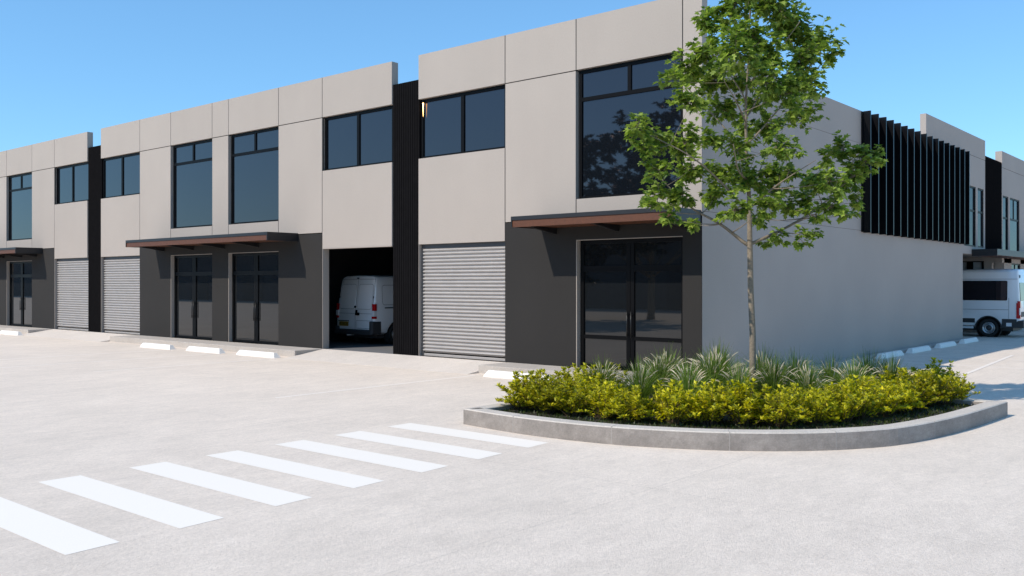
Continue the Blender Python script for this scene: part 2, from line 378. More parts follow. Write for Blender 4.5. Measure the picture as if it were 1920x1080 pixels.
def mk_shutter(x0, x1):
    a, b = x0+.1, x1-.02; z0, z1 = FZ+.02, 3.2; pit = .098; n = int((z1-.1-z0)/pit); prof = []
    for k in range(n):
        for j in range(6):
            u = j/6; z = z1-.1 - (k+u)*pit
            prof.append((.135 - .064*math.sin(PI*min(1, u*1.18))**.8 if u < .85 else .146, z))
    prof.append((.135, z1-.1-n*pit)); vs = []; fs = []
    for (y, z) in prof: vs += [(a, y, z), (b, y, z)]
    for i in range(len(prof)-1): fs.append((2*i, 2*i+1, 2*i+3, 2*i+2))
    m = MB().add(vs, fs); s = m.build('roller_shutter', M['shutter'], bld, True, False)
    MB().box(a-.085, a+.005, .105, .165, FZ, 3.215).build('guide_rail', M['guide'], s); MB().box(b-.005, b+.018, .125, .165, FZ, 3.215).build('guide_rail', M['guide'], s)
    MB().box(a, b, .11, .155, FZ+.002, FZ+.075, .008).build('bottom_bar', M['shutter'], s)
    MB().box(a, b, .112, .165, 3.10, 3.215).build('head_plate', M['guide'], s)
    MB().box(x0+.001, x0+.012, .003, .168, FZ, 3.218).build('shutter_jamb', M['wall'], s)
    MB().box(x0+.001, x1-.001, .17, W+.05, FZ, 3.218).build('blind_backing', M['frame'], s)
for a in shutters: mk_shutter(*a)

def mk_canopy(x0, x1, brk, parent, p=1.15):
    c = MB().box(x0, x1, -p, -.002, 3.63, 3.72).box(x1-.03, x1, -p, -.003, 3.46, 3.629).box(x0, x0+.03, -p, -.003, 3.47, 3.629)
    o = c.build('canopy', M['black'], parent)
    f = MB().box(x0+.031, x1-.031, -p+.02, -p+.06, 3.468, 3.628)
    n = 9; w = (p-.08)/n
    for k in range(n):
        f.box(x0+.031, x1-.031, -p+.062+k*w, -p+.062+(k+1)*w-.006, 3.49, 3.51)
    f.build('soffit', M['timber'], o)
    for xb in brk:
        MB().prism([(-p+.12, 3.489), (-p+.12, 3.47), (-.003, 3.335), (-.003, 3.489)], 'x', xb-.035, xb+.035).build('bracket', M['black'], o)
    return o
mk_canopy(-22.95, -14.15, (-22.3, -20.3, -18.3, -16.3), bld)
mk_canopy(-4.40, -.02, (-3.95, -2.15, -.4), bld)
mk_canopy(-41.8, -32.76, (-41, -39, -37, -35, -33.4), bld)

# louvre screen on the side wall
lv = MB().box(.002, .05, 9.55, 20.45, 3.66, 7.19).build('louvre_screen', M['fin'], bld)
for k in range(17):
    y = 9.62 + k*(20.44-9.62)/16.0
    MB().box(.0505, .26, y-.032, y+.032, 3.63, 7.20, .006).build('fin', M['fin'], lv)

# ------------------------------------------------------------------ rear building beyond the passage
rb = tag(empty('rear_warehouse', (0, 20.5, 0)), 'pale two storey rear block with black ribbed panel, behind the minibus', 'warehouse')
def T(mb): mb.v = [(x, y-20.5, z) for x, y, z in mb.v]; return mb
w = MB()
w.box(-.20, 0, 15.85, 20.51, 7.22, 8.03)                    # tall parapet standing on the front block
w.box(-.20, -.001, 20.512, 23.9, 7.22, 8.03)
w.box(-.40, -.003, 20.51, 23.9, 6.0, 7.205)
w.box(-.40, -.003, 22.45, 22.72, 3.6, 6.0); w.box(-.40, -.003, 23.68, 23.9, 3.6, 6.0)
w.box(-.40, -.003, 20.51, 23.9, 3.3, 3.6); w.box(-.40, -.003, 20.505, 20.75, 3.6, 6.0)
w.box(-.27, 0, 26.8, 44, 7.22, 7.93); w.box(-.40, -.003, 26.8, 44, 6.0, 7.205)
for (a, b) in ((26.8, 26.95), (28.0, 28.3), (30.2, 32.6), (34.5, 36), (38.2, 44)): w.box(-.40, -.003, a, b, 3.5, 6.0)
w.box(-.40, -.003, 26.8, 44, 3.3, 3.5)
w.box(-.40, -.003, 27.2, 28.6, LZ, 3.3); w.box(-.40, -.003, 30.4, 32.4, LZ, 3.3); w.box(-.40, -.003, 34.2, 44, LZ, 3.3); w.box(-.40, -.003, 26.8, 44, 3.05, 3.3)
jn = MB().box(-.18, -.006, 20.52, 23.88, 7.195, 7.23).box(-.3, -.006, 26.82, 44, 7.195, 7.23)
T(w).build('wall', M['sidewall'], rb, extra=[(T(jn), M['joint'])])
bw = MB().box(-10, -.401, 26.8, 27.1, LZ, 2.7).box(-10, -.401, 26.8, 27.1, 3.13, 3.3).box(-.72, -.401, 26.8, 27.1, 2.7, 3.13)
T(bw).build('passage_wall', M['sidewall'], rb)
T(MB().box(-12, -.41, 20.51, 44, 3.301, 3.5).box(-12, -.46, 20.51, 44, 6.9, 7.1).box(-12, -.46, 43.8, 44, LZ, 7).box(-12.2, -12, 20.5, 44, LZ, 7)).build('roof', M['roof'], rb)
pm = MB().box(-.4, -.05, 23.905, 26.795, 3.3, 7.42)
for k in range(16):
    a = 23.91 + k*.18
    pm.prism([(-.0502, a+.015), (-.005, a+.04), (-.005, a+.14), (-.0502, a+.165)], 'z', 3.3, 7.418)
T(pm).build('pilaster', M['ribs'], rb)
def side_window(y0, y1, z0, z1, tr, mull=True):
    f = MB(); X0, X1 = -.12, -.03; t = .06
    f.box(X0, X1, y0, y0+t, z0, z1).box(X0, X1, y1-t, y1, z0, z1).box(X0, X1, y0+t, y1-t, z1-t, z1).box(X0, X1, y0+t, y1-t, z0, z0+t)
    if tr: f.box(X0+.01, X1-.01, y0+t, y1-t, tr, tr+.08)
    if mull and tr: f.box(X0+.012, X1-.012, (y0+y1)/2-.04, (y0+y1)/2+.04, tr+.08, z1-t)
    o = T(f).build('window', M['frame'], rb)
    T(MB().box(-.075, -.065, y0+.03, y1-.03, z0+.03, z1-.03)).build('pane', M['sideglass'], o)
    T(MB().box(-.39, -.125, y0-.01, y1+.01, z0-.01, z1+.01)).build('blind_backing', M['frame'], o)
side_window(20.75, 22.45, 3.6, 6.0, 5.0); side_window(22.72, 23.68, 3.6, 6.0, 5.0, False)
side_window(26.95, 28.0, 3.5, 6.0, 5.0, False); side_window(28.3, 30.2, 3.5, 6.0, 5.0); side_window(32.6, 34.5, 3.5, 6.0, 5.0); side_window(36, 38.2, 3.5, 6, 5)
side_window(28.6, 30.4, LZ, 3.05, 2.4); side_window(32.4, 34.2, LZ, 3.05, 2.4)
f = MB()
f.box(-10, -.72, 26.84, 27.0, 2.70, 2.74).box(-10, -.72, 26.84, 27.0, 3.09, 3.13)
for k in range(16): f.box(-9.98+k*.61, -9.72+k*.61, 26.85, 27.0, 2.74, 3.09)
o = T(f).build('window', M['frame'], rb); T(MB().box(-10, -.72, 26.9, 26.93, 2.72, 3.11)).build('pane', mat('pale_blind', (.4, .42, .45), .5), o)
cb = MB().box(.0, .92, 21.8, 34.0, 3.4, 3.49).box(.0, .92, 21.8, 21.83, 3.22, 3.399).box(.89, .92, 21.83, 34, 3.25, 3.399)
o = T(cb).build('canopy', M['black'], rb)
T(MB().box(.005, .885, 21.835, 33.9, 3.24, 3.27)).build('soffit', M['timber'], o)

# ------------------------------------------------------------------ lamp at the window jamb
lamp = tag(empty('strip_light', (-8.6, .06, 6.62)), 'slim glowing warm strip light at the left jamb of the window beside the black pilaster', 'light')
MB().box(-.03, .03, -.015, .02, .50, .56, .006).build('housing', M['frame'], lamp)
MB().tube([(0, 0, .495), (0, 0, .42), (0, 0, .12)], [.019, .014, .003], 10).build('tube', M['lamp'], lamp, True)
# ------------------------------------------------------------------ wheel stops
def stop_mesh(L=2.0):
    m = MB(); h = .15; w = .21; n = 9; prof = []
    prof = [(-w/2, 0), (-w/2+.004, .04), (-w/2+.045, h-.02), (-w/2+.065, h), (w/2-.065, h), (w/2-.045, h-.02), (w/2-.004, .04), (w/2, 0)]
    k = len(prof)
    st = [(-L/2, 1, 1), (-L/2+.001, 1, 1), (-L/2+.13, 1, 1), (L/2-.13, 1, 1), (L/2, 1, 1)]
    vs = []
    for (x, f, s) in st:
        e = abs(x) > L/2-.01
        for (y, z) in prof: vs.append((x - math.copysign(.11*(z/h), x) if e else x, y*(1 if not e else .97), z))
    fs = []
    for i in range(len(st)-1):
        for j in range(k-1): fs.append((i*k+j, i*k+j+1, (i+1)*k+j+1, (i+1)*k+j))
    fs += [tuple(range(k)), tuple(range((len(st)-1)*k, len(st)*k))[::-1]]
    return m.add(vs, fs)
ws0 = stop_mesh().build('wheel_stop', M['stop'])
stops = [(-19.62, -1.72, 0, 'white wheel stop by the middle footpath, farthest left of three below the wide canopy'),
         (-16.86, -1.60, 0, 'white wheel stop by the middle footpath, centre one of three below the wide canopy'),
         (-14.1, -1.52, 0, 'white wheel stop by the footpath end, nearest the open garage ramp'),
         (-3.9, -1.47, 0, 'white wheel stop in front of the corner entrance, half hidden by yellow shrubs'),
         (-32.2, -1.55, 0, 'white wheel stop at the far left entrance, nearest the footpath end'),
         (-34.9, -1.6, 0, 'white wheel stop at the far left, cut by the picture edge'),
         (.50, 10.55, PI/2, 'white wheel stop in the side wall shade, nearest the planter grasses'),
         (.50, 13.35, PI/2, 'white wheel stop in the side wall shade, second from the planter'),
         (.50, 16.35, PI/2, 'white wheel stop in the side wall shade, third from the planter'),
         (.50, 19.35, PI/2, 'white wheel stop in the side wall shade, nearest the parked minibus')]
for i, (x, y, rz, lab) in enumerate(stops):
    o = ws0 if i == 0 else ws0.copy()
    if i: col.objects.link(o)
    o.location = (x, y, LZ); o.rotation_euler = (0, 0, rz)
    tag(o, lab, 'wheel stop', 'white wheel stops')

# ------------------------------------------------------------------ planter island
outl = [(-.22, -7.2), (.55, -7.3), (1.26, -7.34), (2.08, -7.29), (2.8, -7.14), (3.6, -6.82), (4.19, -6.47), (4.72, -6.02), (5.21, -5.42), (5.62, -4.55), (5.90, -2.95), (6.05, -.75)]
def catmull(p, n=6):
    q = []; P = [p[0]] + p + [p[-1]]
    for i in range(1, len(P)-2):
        a, b, c, d = [Vector(v) for v in P[i-1:i+3]]
        for k in range(n):
            t = k/n; q.append(tuple(.5*((2*b)+(c-a)*t+(2*a-5*b+4*c-d)*t*t+(3*b-a-3*c+d)*t**3)))
    q.append(p[-1]); return q
arc = catmull(outl)
outer = arc + [(-.22, -.75)]
def inset(poly, d):
    n = len(poly); r = []
    for i in range(n):
        a = Vector(poly[i-1]); b = Vector(poly[i]); c = Vector(poly[(i+1) % n])
        e1 = (b-a).normalized(); e2 = (c-b).normalized(); n1 = Vector((-e1.y, e1.x)); n2 = Vector((-e2.y, e2.x))
        m = (n1+n2); m = m/max(.25, m.length_squared)*2
        r.append(tuple(b+m*d))
    return r
KT = .195
pb = tag(empty('planter_bed', (2.5, -3.5, LZ)), 'curved concrete planter island with tree, grasses and golden shrubs', 'planter')
inner = inset(outer, .26); o1 = inset(outer, .012)
n = len(outer); vs = []
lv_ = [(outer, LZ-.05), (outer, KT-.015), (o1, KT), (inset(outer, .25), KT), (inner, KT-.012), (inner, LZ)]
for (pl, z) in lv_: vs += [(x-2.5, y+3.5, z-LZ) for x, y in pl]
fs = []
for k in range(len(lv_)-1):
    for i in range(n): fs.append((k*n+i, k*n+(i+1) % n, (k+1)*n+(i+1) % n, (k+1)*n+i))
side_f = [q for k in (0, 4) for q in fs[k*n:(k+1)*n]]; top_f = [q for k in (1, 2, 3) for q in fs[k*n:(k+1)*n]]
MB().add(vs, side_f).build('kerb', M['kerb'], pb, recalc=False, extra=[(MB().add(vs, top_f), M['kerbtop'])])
# narrow mortar joints across the kerb
mj = MB()
for i in (9, 22, 34, 46, 57):
    a = Vector(outer[i]); b = Vector(inner[i]); t = (Vector(outer[i+1])-a).normalized()*.004; nn = (b-a).normalized()
    a2 = a - nn*.002; b2 = b
    q = [a2-t, a2+t, b2+t, b2-t]
    mj.prism([(p.x-2.5, p.y+3.5) for p in q], 'z', 0, KT-LZ+.0015)
mj.build('mortar_joint', mat('pale_mortar', (.37, .34, .31), .9), pb)
SZ = .12
MB().add([(x-2.5, y+3.5, SZ-LZ) for x, y in inset(outer, .255)], [tuple(range(n))]).build('soil', M['soil'], pb)
from mathutils.geometry import intersect_point_tri_2d
def inside(p, poly):
    c = False; j = len(poly)-1
    for i in range(len(poly)):
        xi, yi = poly[i]; xj, yj = poly[j]
        if (yi > p[1]) != (yj > p[1]) and p[0] < (xj-xi)*(p[1]-yi)/(yj-yi)+xi: c = not c
        j = i
    return c
# low ground cover between shrubs and kerb
gm = MB(); k = 0; inn2 = inset(outer, .29); core = inset(outer, 1.5)
while k < 9000:
    p = (rnd.uniform(-.3, 6.2), rnd.uniform(-7.4, -.6))
    if not inside(p, inn2) or inside(p, core): continue
    k += 1; a = rnd.uniform(0, 2*PI); h = rnd.uniform(.02, .055); w_ = .012; l = rnd.uniform(-.03, .03)
    c, s = math.cos(a)*w_, math.sin(a)*w_
    gm.add([(p[0]-c, p[1]-s, SZ), (p[0]+c, p[1]+s, SZ), (p[0]+l, p[1]+rnd.uniform(-.03, .03), SZ+h)], [(0, 1, 2)])
tag(gm.build('ground_cover', M['turf'], recalc=False), 'low dark ground cover between the golden shrubs and the planter kerb', 'ground cover', kind='stuff')

# ------------------------------------------------------------------ plants
def leaf_quad(mb, p, d, nrm, L, w):
    """pointed oval leaf, 2 triangles pairs with a fold"""
    d = d.normalized(); s = d.cross(nrm)
    if s.length < 1e-4: s = d.orthogonal()
    s.normalize(); up = s.cross(d)
    mb.add([p, p+d*L*.45+s*w/2+up*w*.15, p+d*L-up*L*.08, p+d*L*.45-s*w/2+up*w*.15, p+d*L*.5], [(0, 1, 4), (1, 2, 4), (2, 3, 4), (3, 0, 4)])

def shrub_mesh(seed):
    r = random.Random(seed); lm = MB(); tm = MB()
    for k in range(44):
        a = r.uniform(0, 2*PI); q = math.sqrt(r.random()); lean = q*.62
        top = Vector((math.cos(a)*q*.40, math.sin(a)*q*.40, r.uniform(.34, .66)*(1-.42*q*q)))
        if r.random() < .35: top.z *= r.uniform(.35, .75); top.x *= 1.08; top.y *= 1.08
        basep = Vector((math.cos(a)*q*.10, math.sin(a)*q*.10, 0)); mid = basep.lerp(top, .55) + Vector((0, 0, .06))
        tm.tube([basep, mid, top], [.006, .004, .002], 4, False)
        for j in range(30):
            t = r.uniform(.10, 1.0)**.8; p = (basep.lerp(mid, t*2) if t < .5 else mid.lerp(top, t*2-1))
            b = r.uniform(0, 2*PI); d = Vector((math.cos(b), math.sin(b), r.uniform(.1, 1.1)))
            leaf_quad(lm, p + d*.008, d, Vector((0, 0, 1)), r.uniform(.055, .095), r.uniform(.028, .044))
        for j in range(6):
            b = r.uniform(0, 2*PI); d = Vector((math.cos(b)*.7, math.sin(b)*.7, 1))
            leaf_quad(lm, top, d, Vector((math.cos(b+2), math.sin(b+2), .3)), r.uniform(.05, .075), .03)
    return lm, tm

protos = []
for s in range(4):
    e = empty('golden_shrub'); lm, tm = shrub_mesh(100+s)
    lm.build('foliage', M['shrubleaf'], e, recalc=False); tm.build('stem', M['twig'], e, recalc=False)
    protos.append(e)
ring = inset(outer, 1.02); ring2 = inset(outer, 1.55)
def along(path, step):
    pts = []; acc = 0; last = Vector(path[0]); pts.append(last.copy())
    for q in path[1:]:
        q = Vector(q); seg = (q-last).length; 
        while acc+seg >= step:
            t = (step-acc)/seg; last = last.lerp(q, t); pts.append(last.copy()); seg = (q-last).length; acc = 0
        acc += seg; last = q
    return pts
na = len(arc)
r1 = along([p for p in ring[:na] if p[1] < -.95], .52); r2 = along([p for p in ring2[:na] if p[1] < -1.2], .62)
lf = [Vector((.62, y)) for y in (-5.75, -5.15, -4.5)]
used = 0
def put_shrub(p, sc_, label):
    global used
    src = protos[used % 4]
    o = src if used < 4 else copy_tree(src)
    used += 1
    o.location = (p.x+rnd.uniform(-.05, .05), p.y+rnd.uniform(-.05, .05), SZ-.02); o.rotation_euler = (0, 0, rnd.uniform(0, 2*PI))
    s = sc_*rnd.uniform(.82, 1.16); o.scale = (s*1.05, s*1.05, s)
    tag(o, label, 'shrub', 'golden shrubs round the planter')
for p in r1: put_shrub(p, .95, 'small golden leaved shrub in the front row along the planter kerb')
for px, fw in ((1765, 15.3), (1795, 15.75), (1730, 15.9), (1690, 15.3), (1700, 16.5), (1755, 16.4)): put_shrub(place(px, fw), .95, 'small golden leaved shrub at the right end of the planter')
for p in r2: put_shrub(p, .80, 'small golden leaved shrub in the second row, just in front of the grasses')
for p in lf: put_shrub(p, 1.0, 'small golden leaved shrub at the left end of the planter')

def grass_mesh(seed):
    r = random.Random(seed); bm_ = MB(); pm_ = MB()
    for k in range(460):
        a = r.uniform(0, 2*PI); out = r.uniform(.05, .60); h = r.uniform(.40, .80)*(1-.30*out); w_ = r.uniform(.0035, .0075)
        b0 = Vector((math.cos(a)*.08*r.random(), math.sin(a)*.08*r.random(), 0)); dr = Vector((math.cos(a+r.uniform(-.25, .25)), math.sin(a+r.uniform(-.25, .25)), 0)); sd = Vector((-dr.y, dr.x, 0))
        dp = r.uniform(.35, 1.15)*out
        pts = [b0 + dr*out*(t**1.6) + Vector((0, 0, h*(1.3*t-dp*t**3))) for t in (0, .3, .55, .8, 1)]
        ws = [w_, w_, w_*.85, w_*.55, .0006]; vs = []
        for p, ww in zip(pts, ws): vs += [p-sd*ww, p+sd*ww]
        bm_.add(vs, [(0, 1, 3, 2), (2, 3, 5, 4), (4, 5, 7, 6), (6, 7, 9, 8)])
    for k in range(40):
        a = r.uniform(0, 2*PI); out = r.uniform(.06, .52); h = r.uniform(.66, .9)*(1-.28*out); dr = Vector((math.cos(a), math.sin(a), 0)); dp = .5*out
        P = lambda t: dr*out*(t**1.7) + Vector((0, 0, h*(1.18*t-.18*t*t-dp*t**4*.8)))
        pm_.tube([P(0), P(.4), P(.76), P(.84), P(.92), P(1.0)], [.0016, .0013, .0013, .0062, .0052, .0008], 4, False)
    return bm_, pm_
gpro = []
for s in range(3):
    e = empty('fountain_grass'); a, b = grass_mesh(500+s)
    a.build('blades', M['blade'], e, recalc=False); b.build('seed_heads', M['plume'], e, recalc=False); gpro.append(e)
gl = [(1128, 15.6, .92), (1200, 15.0, .95), (1235, 15.9, .98), (1290, 14.6, .98), (1335, 15.6, 1.12), (1385, 15.0, .92), (1345, 16.4, 1.15), (1450, 15.1, 1.0), (1490, 16.0, 1.0), (1515, 14.8, .92), (1560, 15.8, .95),
      (1600, 15.2, .95), (1630, 16.2, 1.0), (1670, 15.7, .95), (1250, 16.6, 1.05), (1430, 16.3, 1.05)]
for i, (px, fw, s) in enumerate(gl):
    o = gpro[i] if i < 3 else copy_tree(gpro[i % 3])
    p = place(px, fw, SZ-.01); o.location = p; o.rotation_euler = (0, 0, rnd.uniform(0, 6.28)); o.scale = (s*1.06, s*1.06, s*1.0)
    tag(o, 'tufted fountain grass with pale seed heads left of the tree trunk' if px < 1400 else 'tufted fountain grass with pale seed heads right of the tree trunk', 'ornamental grass', 'fountain grasses round the tree', 'thing')

# ------------------------------------------------------------------ the street tree
LEAF = [(0, 0), (.24, .06), (.50, .30), (.30, .42), (.46, .74), (.19, .68), (0, 1.0), (-.19, .68), (-.46, .74), (-.30, .42), (-.50, .30), (-.24, .06)]
def add_leaf(mb, p, d, up, size):
    d = d.normalized(); s = d.cross(up)
    if s.length < 1e-3: s = d.orthogonal()
    s.normalize(); nrm = s.cross(d)
    vs = []
    for (x, y) in LEAF: vs.append(p + d*(y*size) + s*(x*size) + nrm*size*(.16*abs(x)*2 - .25*y*y))
    mb.add(vs, [(0, 1, 2, 3, 4, 5, 6), (0, 6, 7, 8, 9, 10, 11)])

TX = Vector((2.66, -3.25, SZ-.02))
def clumps_street():
    L = [(1410,-30,40),(1370,10,45),(1450,5,50),(1330,50,32),(1400,55,45),(1480,40,48),(1530,75,42),(1560,100,24),(1500,110,45),(1440,100,42),(1380,100,42),(1325,95,32),
     (1290,130,38),(1256,150,22),(1340,150,40),(1515,150,36),(1470,170,42),(1300,182,36),(1420,185,26),(1360,205,34),(1500,208,38),(1440,240,36),
     (1192,240,26),(1235,255,34),(1282,268,36),(1208,280,26),(1330,258,30),(1380,275,34),(1465,270,34),
     (1300,312,34),(1238,320,30),(1350,322,34),(1400,332,40),(1450,322,32),(1228,365,28),(1280,370,32),(1255,408,20),(1218,385,16),(1300,420,16),
     (1380,388,34),(1340,365,30),(1440,380,30),(1420,408,20),
     (1545,290,22),(1580,280,26),(1622,295,30),(1645,302,14),(1600,330,34),(1560,340,34),(1522,332,28),(1612,378,20),(1560,385,28),(1505,372,28),(1480,392,24),(1532,402,20),(1588,402,18),
     (1455,440,17),(1500,445,18),(1432,455,13),(1530,438,11), (1410, -70, 34), (1440,150,34), (1385,150,30), (1395,235,24), (1480,320,22), (1460,355,24)]
    res = []
    fw0 = (TX-CAM).dot(FW); rr = random.Random(21)
    for (px, py, rp) in L:
        zz = 2.15 + (531-py)*fw0/1720
        h = (531-py)
        lim = 1.55 if h > 330 else 2.0
        off = abs(px-1405)*fw0/1720
        dd = math.sqrt(max(.05, lim*lim-off*off*.8))*rr.uniform(-.8, .8)
        f = fw0+dd
        p = CAM + FW*f + RT*((px-960)/1720*f) + Vector((0, 0, (531-py)/1720*f))
        res.append((p, rp*f/1720))
    return res
def street_limbs():
    fw0 = (TX-CAM).dot(FW)
    LL = [(.045, 0.0, [(1404, 462, 0), (1350, 420, .05), (1290, 385, .15), (1225, 320, .2)]), (.042, .0, [(1408, 458, 0), (1490, 418, .2), (1555, 372, .35), (1625, 300, .5)]),
          (.034, 0, [(1405, 400, 0), (1350, 340, -.3), (1290, 290, -.6), (1200, 245, -.7)]), (.032, 0, [(1406, 390, 0), (1460, 345, -.4), (1530, 300, -.7)]),
          (.030, 0, [(1405, 350, 0), (1420, 330, .7), (1440, 280, 1.2)]), (.030, 0, [(1405, 340, 0), (1385, 320, -.8), (1375, 270, -1.3)]),
          (.028, 0, [(1404, 300, 0), (1350, 230, .3), (1270, 145, .6)]), (.027, 0, [(1404, 270, 0), (1460, 205, .2), (1540, 120, .4)]),
          (.024, 0, [(1403, 240, 0), (1380, 190, -.7), (1345, 130, -1.0)]), (.022, 0, [(1403, 220, 0), (1430, 160, .7), (1450, 90, 1.0)]),
          (.020, 0, [(1402, 190, 0), (1350, 110, .1), (1325, 55, .2)]), (.019, 0, [(1402, 160, 0), (1470, 80, -.3), (1500, 40, -.5)])]
    out = []
    for r0, _, P in LL:
        pts = []
        for (px, py, dd) in P:
            f = fw0+dd; pts.append(CAM + FW*f + RT*((px-960)/1720*f) + Vector((0, 0, (531-py)/1720*f)) - TX)
        sm = catmull3(pts, 5); out.append((r0, sm))
    return out
def catmull3(p, n):
    q = []; P = [p[0]*2-p[1]] + p + [p[-1]*2-p[-2]]
    for i in range(1, len(P)-2):
        a, b, c, d = P[i-1:i+3]
        for k in range(n):
            t = k/n; q.append(.5*((2*b)+(c-a)*t+(2*a-5*b+4*c-d)*t*t+(3*b-a-3*c+d)*t**3))
    q.append(p[-1]); return q
def make_tree(name, root, clumps, htop, trunk_r, leafm, seed, dens=1.0, lsize=.10, base_z=2.6, limbs=None):
    r = random.Random(seed); e = empty(name, root)
    tm = MB(); lm = MB(); O = Vector(root)
    axis = lambda z: Vector((.05*math.sin(z*.9)+.02*math.sin(z*2.3), .04*math.sin(z*1.1+1), z))
    zs = [0, .15, .6, 1.2, 1.9, 2.6, 3.4, 4.2, 5.0, 5.8, 6.5, 7.1]; k = htop/7.1
    tm.tube([axis(z*k) for z in zs], [trunk_r*1.25*k**0, trunk_r*1.05, trunk_r, trunk_r*.93, trunk_r*.88, trunk_r*.82, trunk_r*.62, trunk_r*.48, trunk_r*.36, trunk_r*.26, trunk_r*.16, trunk_r*.06], 12)
    bm_ = MB(); nodes = []
    for (r0, pts) in (limbs or []):
        pts = [axis(pts[0].z)] + pts[1:]
        m = len(pts); bm_.tube(pts, [max(.006, r0*.72*(1-.82*i/(m-1))) for i in range(m)], 8)
        nodes += [(q, max(.006, r0*.72*(1-.82*i/(m-1)))) for i, q in enumerate(pts) if i > 2]
    if limbs: nodes += [(axis(htop*t), trunk_r*.3) for t in (.55, .62, .7, .77, .84, .9, .95)]
    for (p, rad) in clumps:
        q = p - O; hd = Vector((q.x, q.y, 0)).length
        z0 = max(base_z-O.z+r.uniform(0, .25), q.z - hd*r.uniform(.55, .95) - .2)
        z0 = min(z0, htop*.93); a0 = axis(z0); mid = a0.lerp(q, .55) + Vector((r.uniform(-.08, .08), r.uniform(-.08, .08), -.10*hd + r.uniform(-.03, .08)))
        br = max(.010, trunk_r*.36*(1-z0/htop)+.006) * (1.0 if hd > .8 else .7)
        if limbs:
            a0, br = min(nodes, key=lambda nd: (nd[0]-q).length + 2.0*max(0, nd[0].z-q.z+.05))
            br = min(br*.7, .011); mid = a0.lerp(q, .5) + Vector((r.uniform(-.05, .05), r.uniform(-.05, .05), -.06*(q-a0).length))
        pts = []
        for t in (0, .2, .4, .6, .8, 1.0): pts.append(a0*(1-t)**2 + mid*2*t*(1-t) + q*t*t)
        bm_.tube(pts, [br, br*.8, br*.62, br*.46, br*.3, .004], 7)
        nl = max(10, int(dens*92*(rad/.33)**2))
        # sub-twigs with leaves
        nt_ = max(5, int(nl/9)); per = max(4, int(nl/nt_))
        for s in range(nt_):
            v = Vector((r.gauss(0, 1), r.gauss(0, 1), r.gauss(0, .8))); v.normalize(); v *= rad*1.16*(r.random()**.45)
            tip = q + v; st = q.lerp(pts[4], r.uniform(0, .8)); mm = st.lerp(tip, .5)+Vector((0, 0, -.02))
            bm_.tube([st, mm, tip], [.0055, .004, .002], 4, False)
            for j in range(per):
                t = r.uniform(.35, 1.05); b0 = st.lerp(tip, t)
                az = r.uniform(0, 2*PI); d = (v.normalized()*.5 + Vector((math.cos(az), math.sin(az), r.uniform(-.75, .35)))).normalized()
                up = Vector((r.uniform(-.55, .55), r.uniform(-.55, .55), 1)).normalized()
                add_leaf(lm, b0 + d*.035, d, up, lsize*r.uniform(.7, 1.25))
    tm.build('trunk', M['bark'], e, True); bm_.build('branches', M['bark'], e, True, False)
    lm.build('crown', leafm, e, recalc=False)
    return e
st = make_tree('street_tree', TX, clumps_street(), 7.2, .056, M['leaf'], 5, 2.7, .108, limbs=street_limbs())
tag(st, 'young leafy green tree with slim straight trunk growing in the planter', 'tree')

# low dark block across the lot, seen mirrored in the entrance doors
ob = tag(empty('opposite_warehouse', (-25, -47, LZ)), 'low dark warehouse across the lot, seen mirrored in the glass entrance doors', 'warehouse')
MB().box(-150, 45, -8, 0, 0, 6.6).build('wall', mat('grey_render', (.10, .105, .115), .8, nscale=2, namt=.2), ob)
for k in range(12): MB().box(-100+k*12, -96+k*12, .002, .05, 0, 3.4).build('roller_shutter', M['guide'], ob)

# two trees across the road that the corner window reflects
def round_clumps(root, h, rad, n, seed):
    r = random.Random(seed); L = []
    for k in range(n):
        v = Vector((r.gauss(0, 1), r.gauss(0, 1), r.gauss(0, 1))).normalized()*(r.random()**.4)
        L.append((Vector(root)+Vector((v.x*rad, v.y*rad, h*.60 + v.z*h*.37)), r.uniform(.7, 1.15)))
    return L
for (x, y, h, rad, nn, sd, lab) in ((-20.0, -30, 14.0, 5.0, 80, 31, 'tall dark tree reflected in the right of the corner upper window'),
                                    (-25.2, -29, 9.6, 3.0, 40, 32, 'shorter dark tree reflected in the left of the corner upper window')):
    rt = (x, y, LZ)
    t = make_tree('shade_tree', rt, round_clumps(rt, h, rad, nn, sd), h*.85, .22, M['darkleaf'], sd, .12, .38, 2.4)
    tag(t, lab, 'tree', 'trees reflected in the corner window')

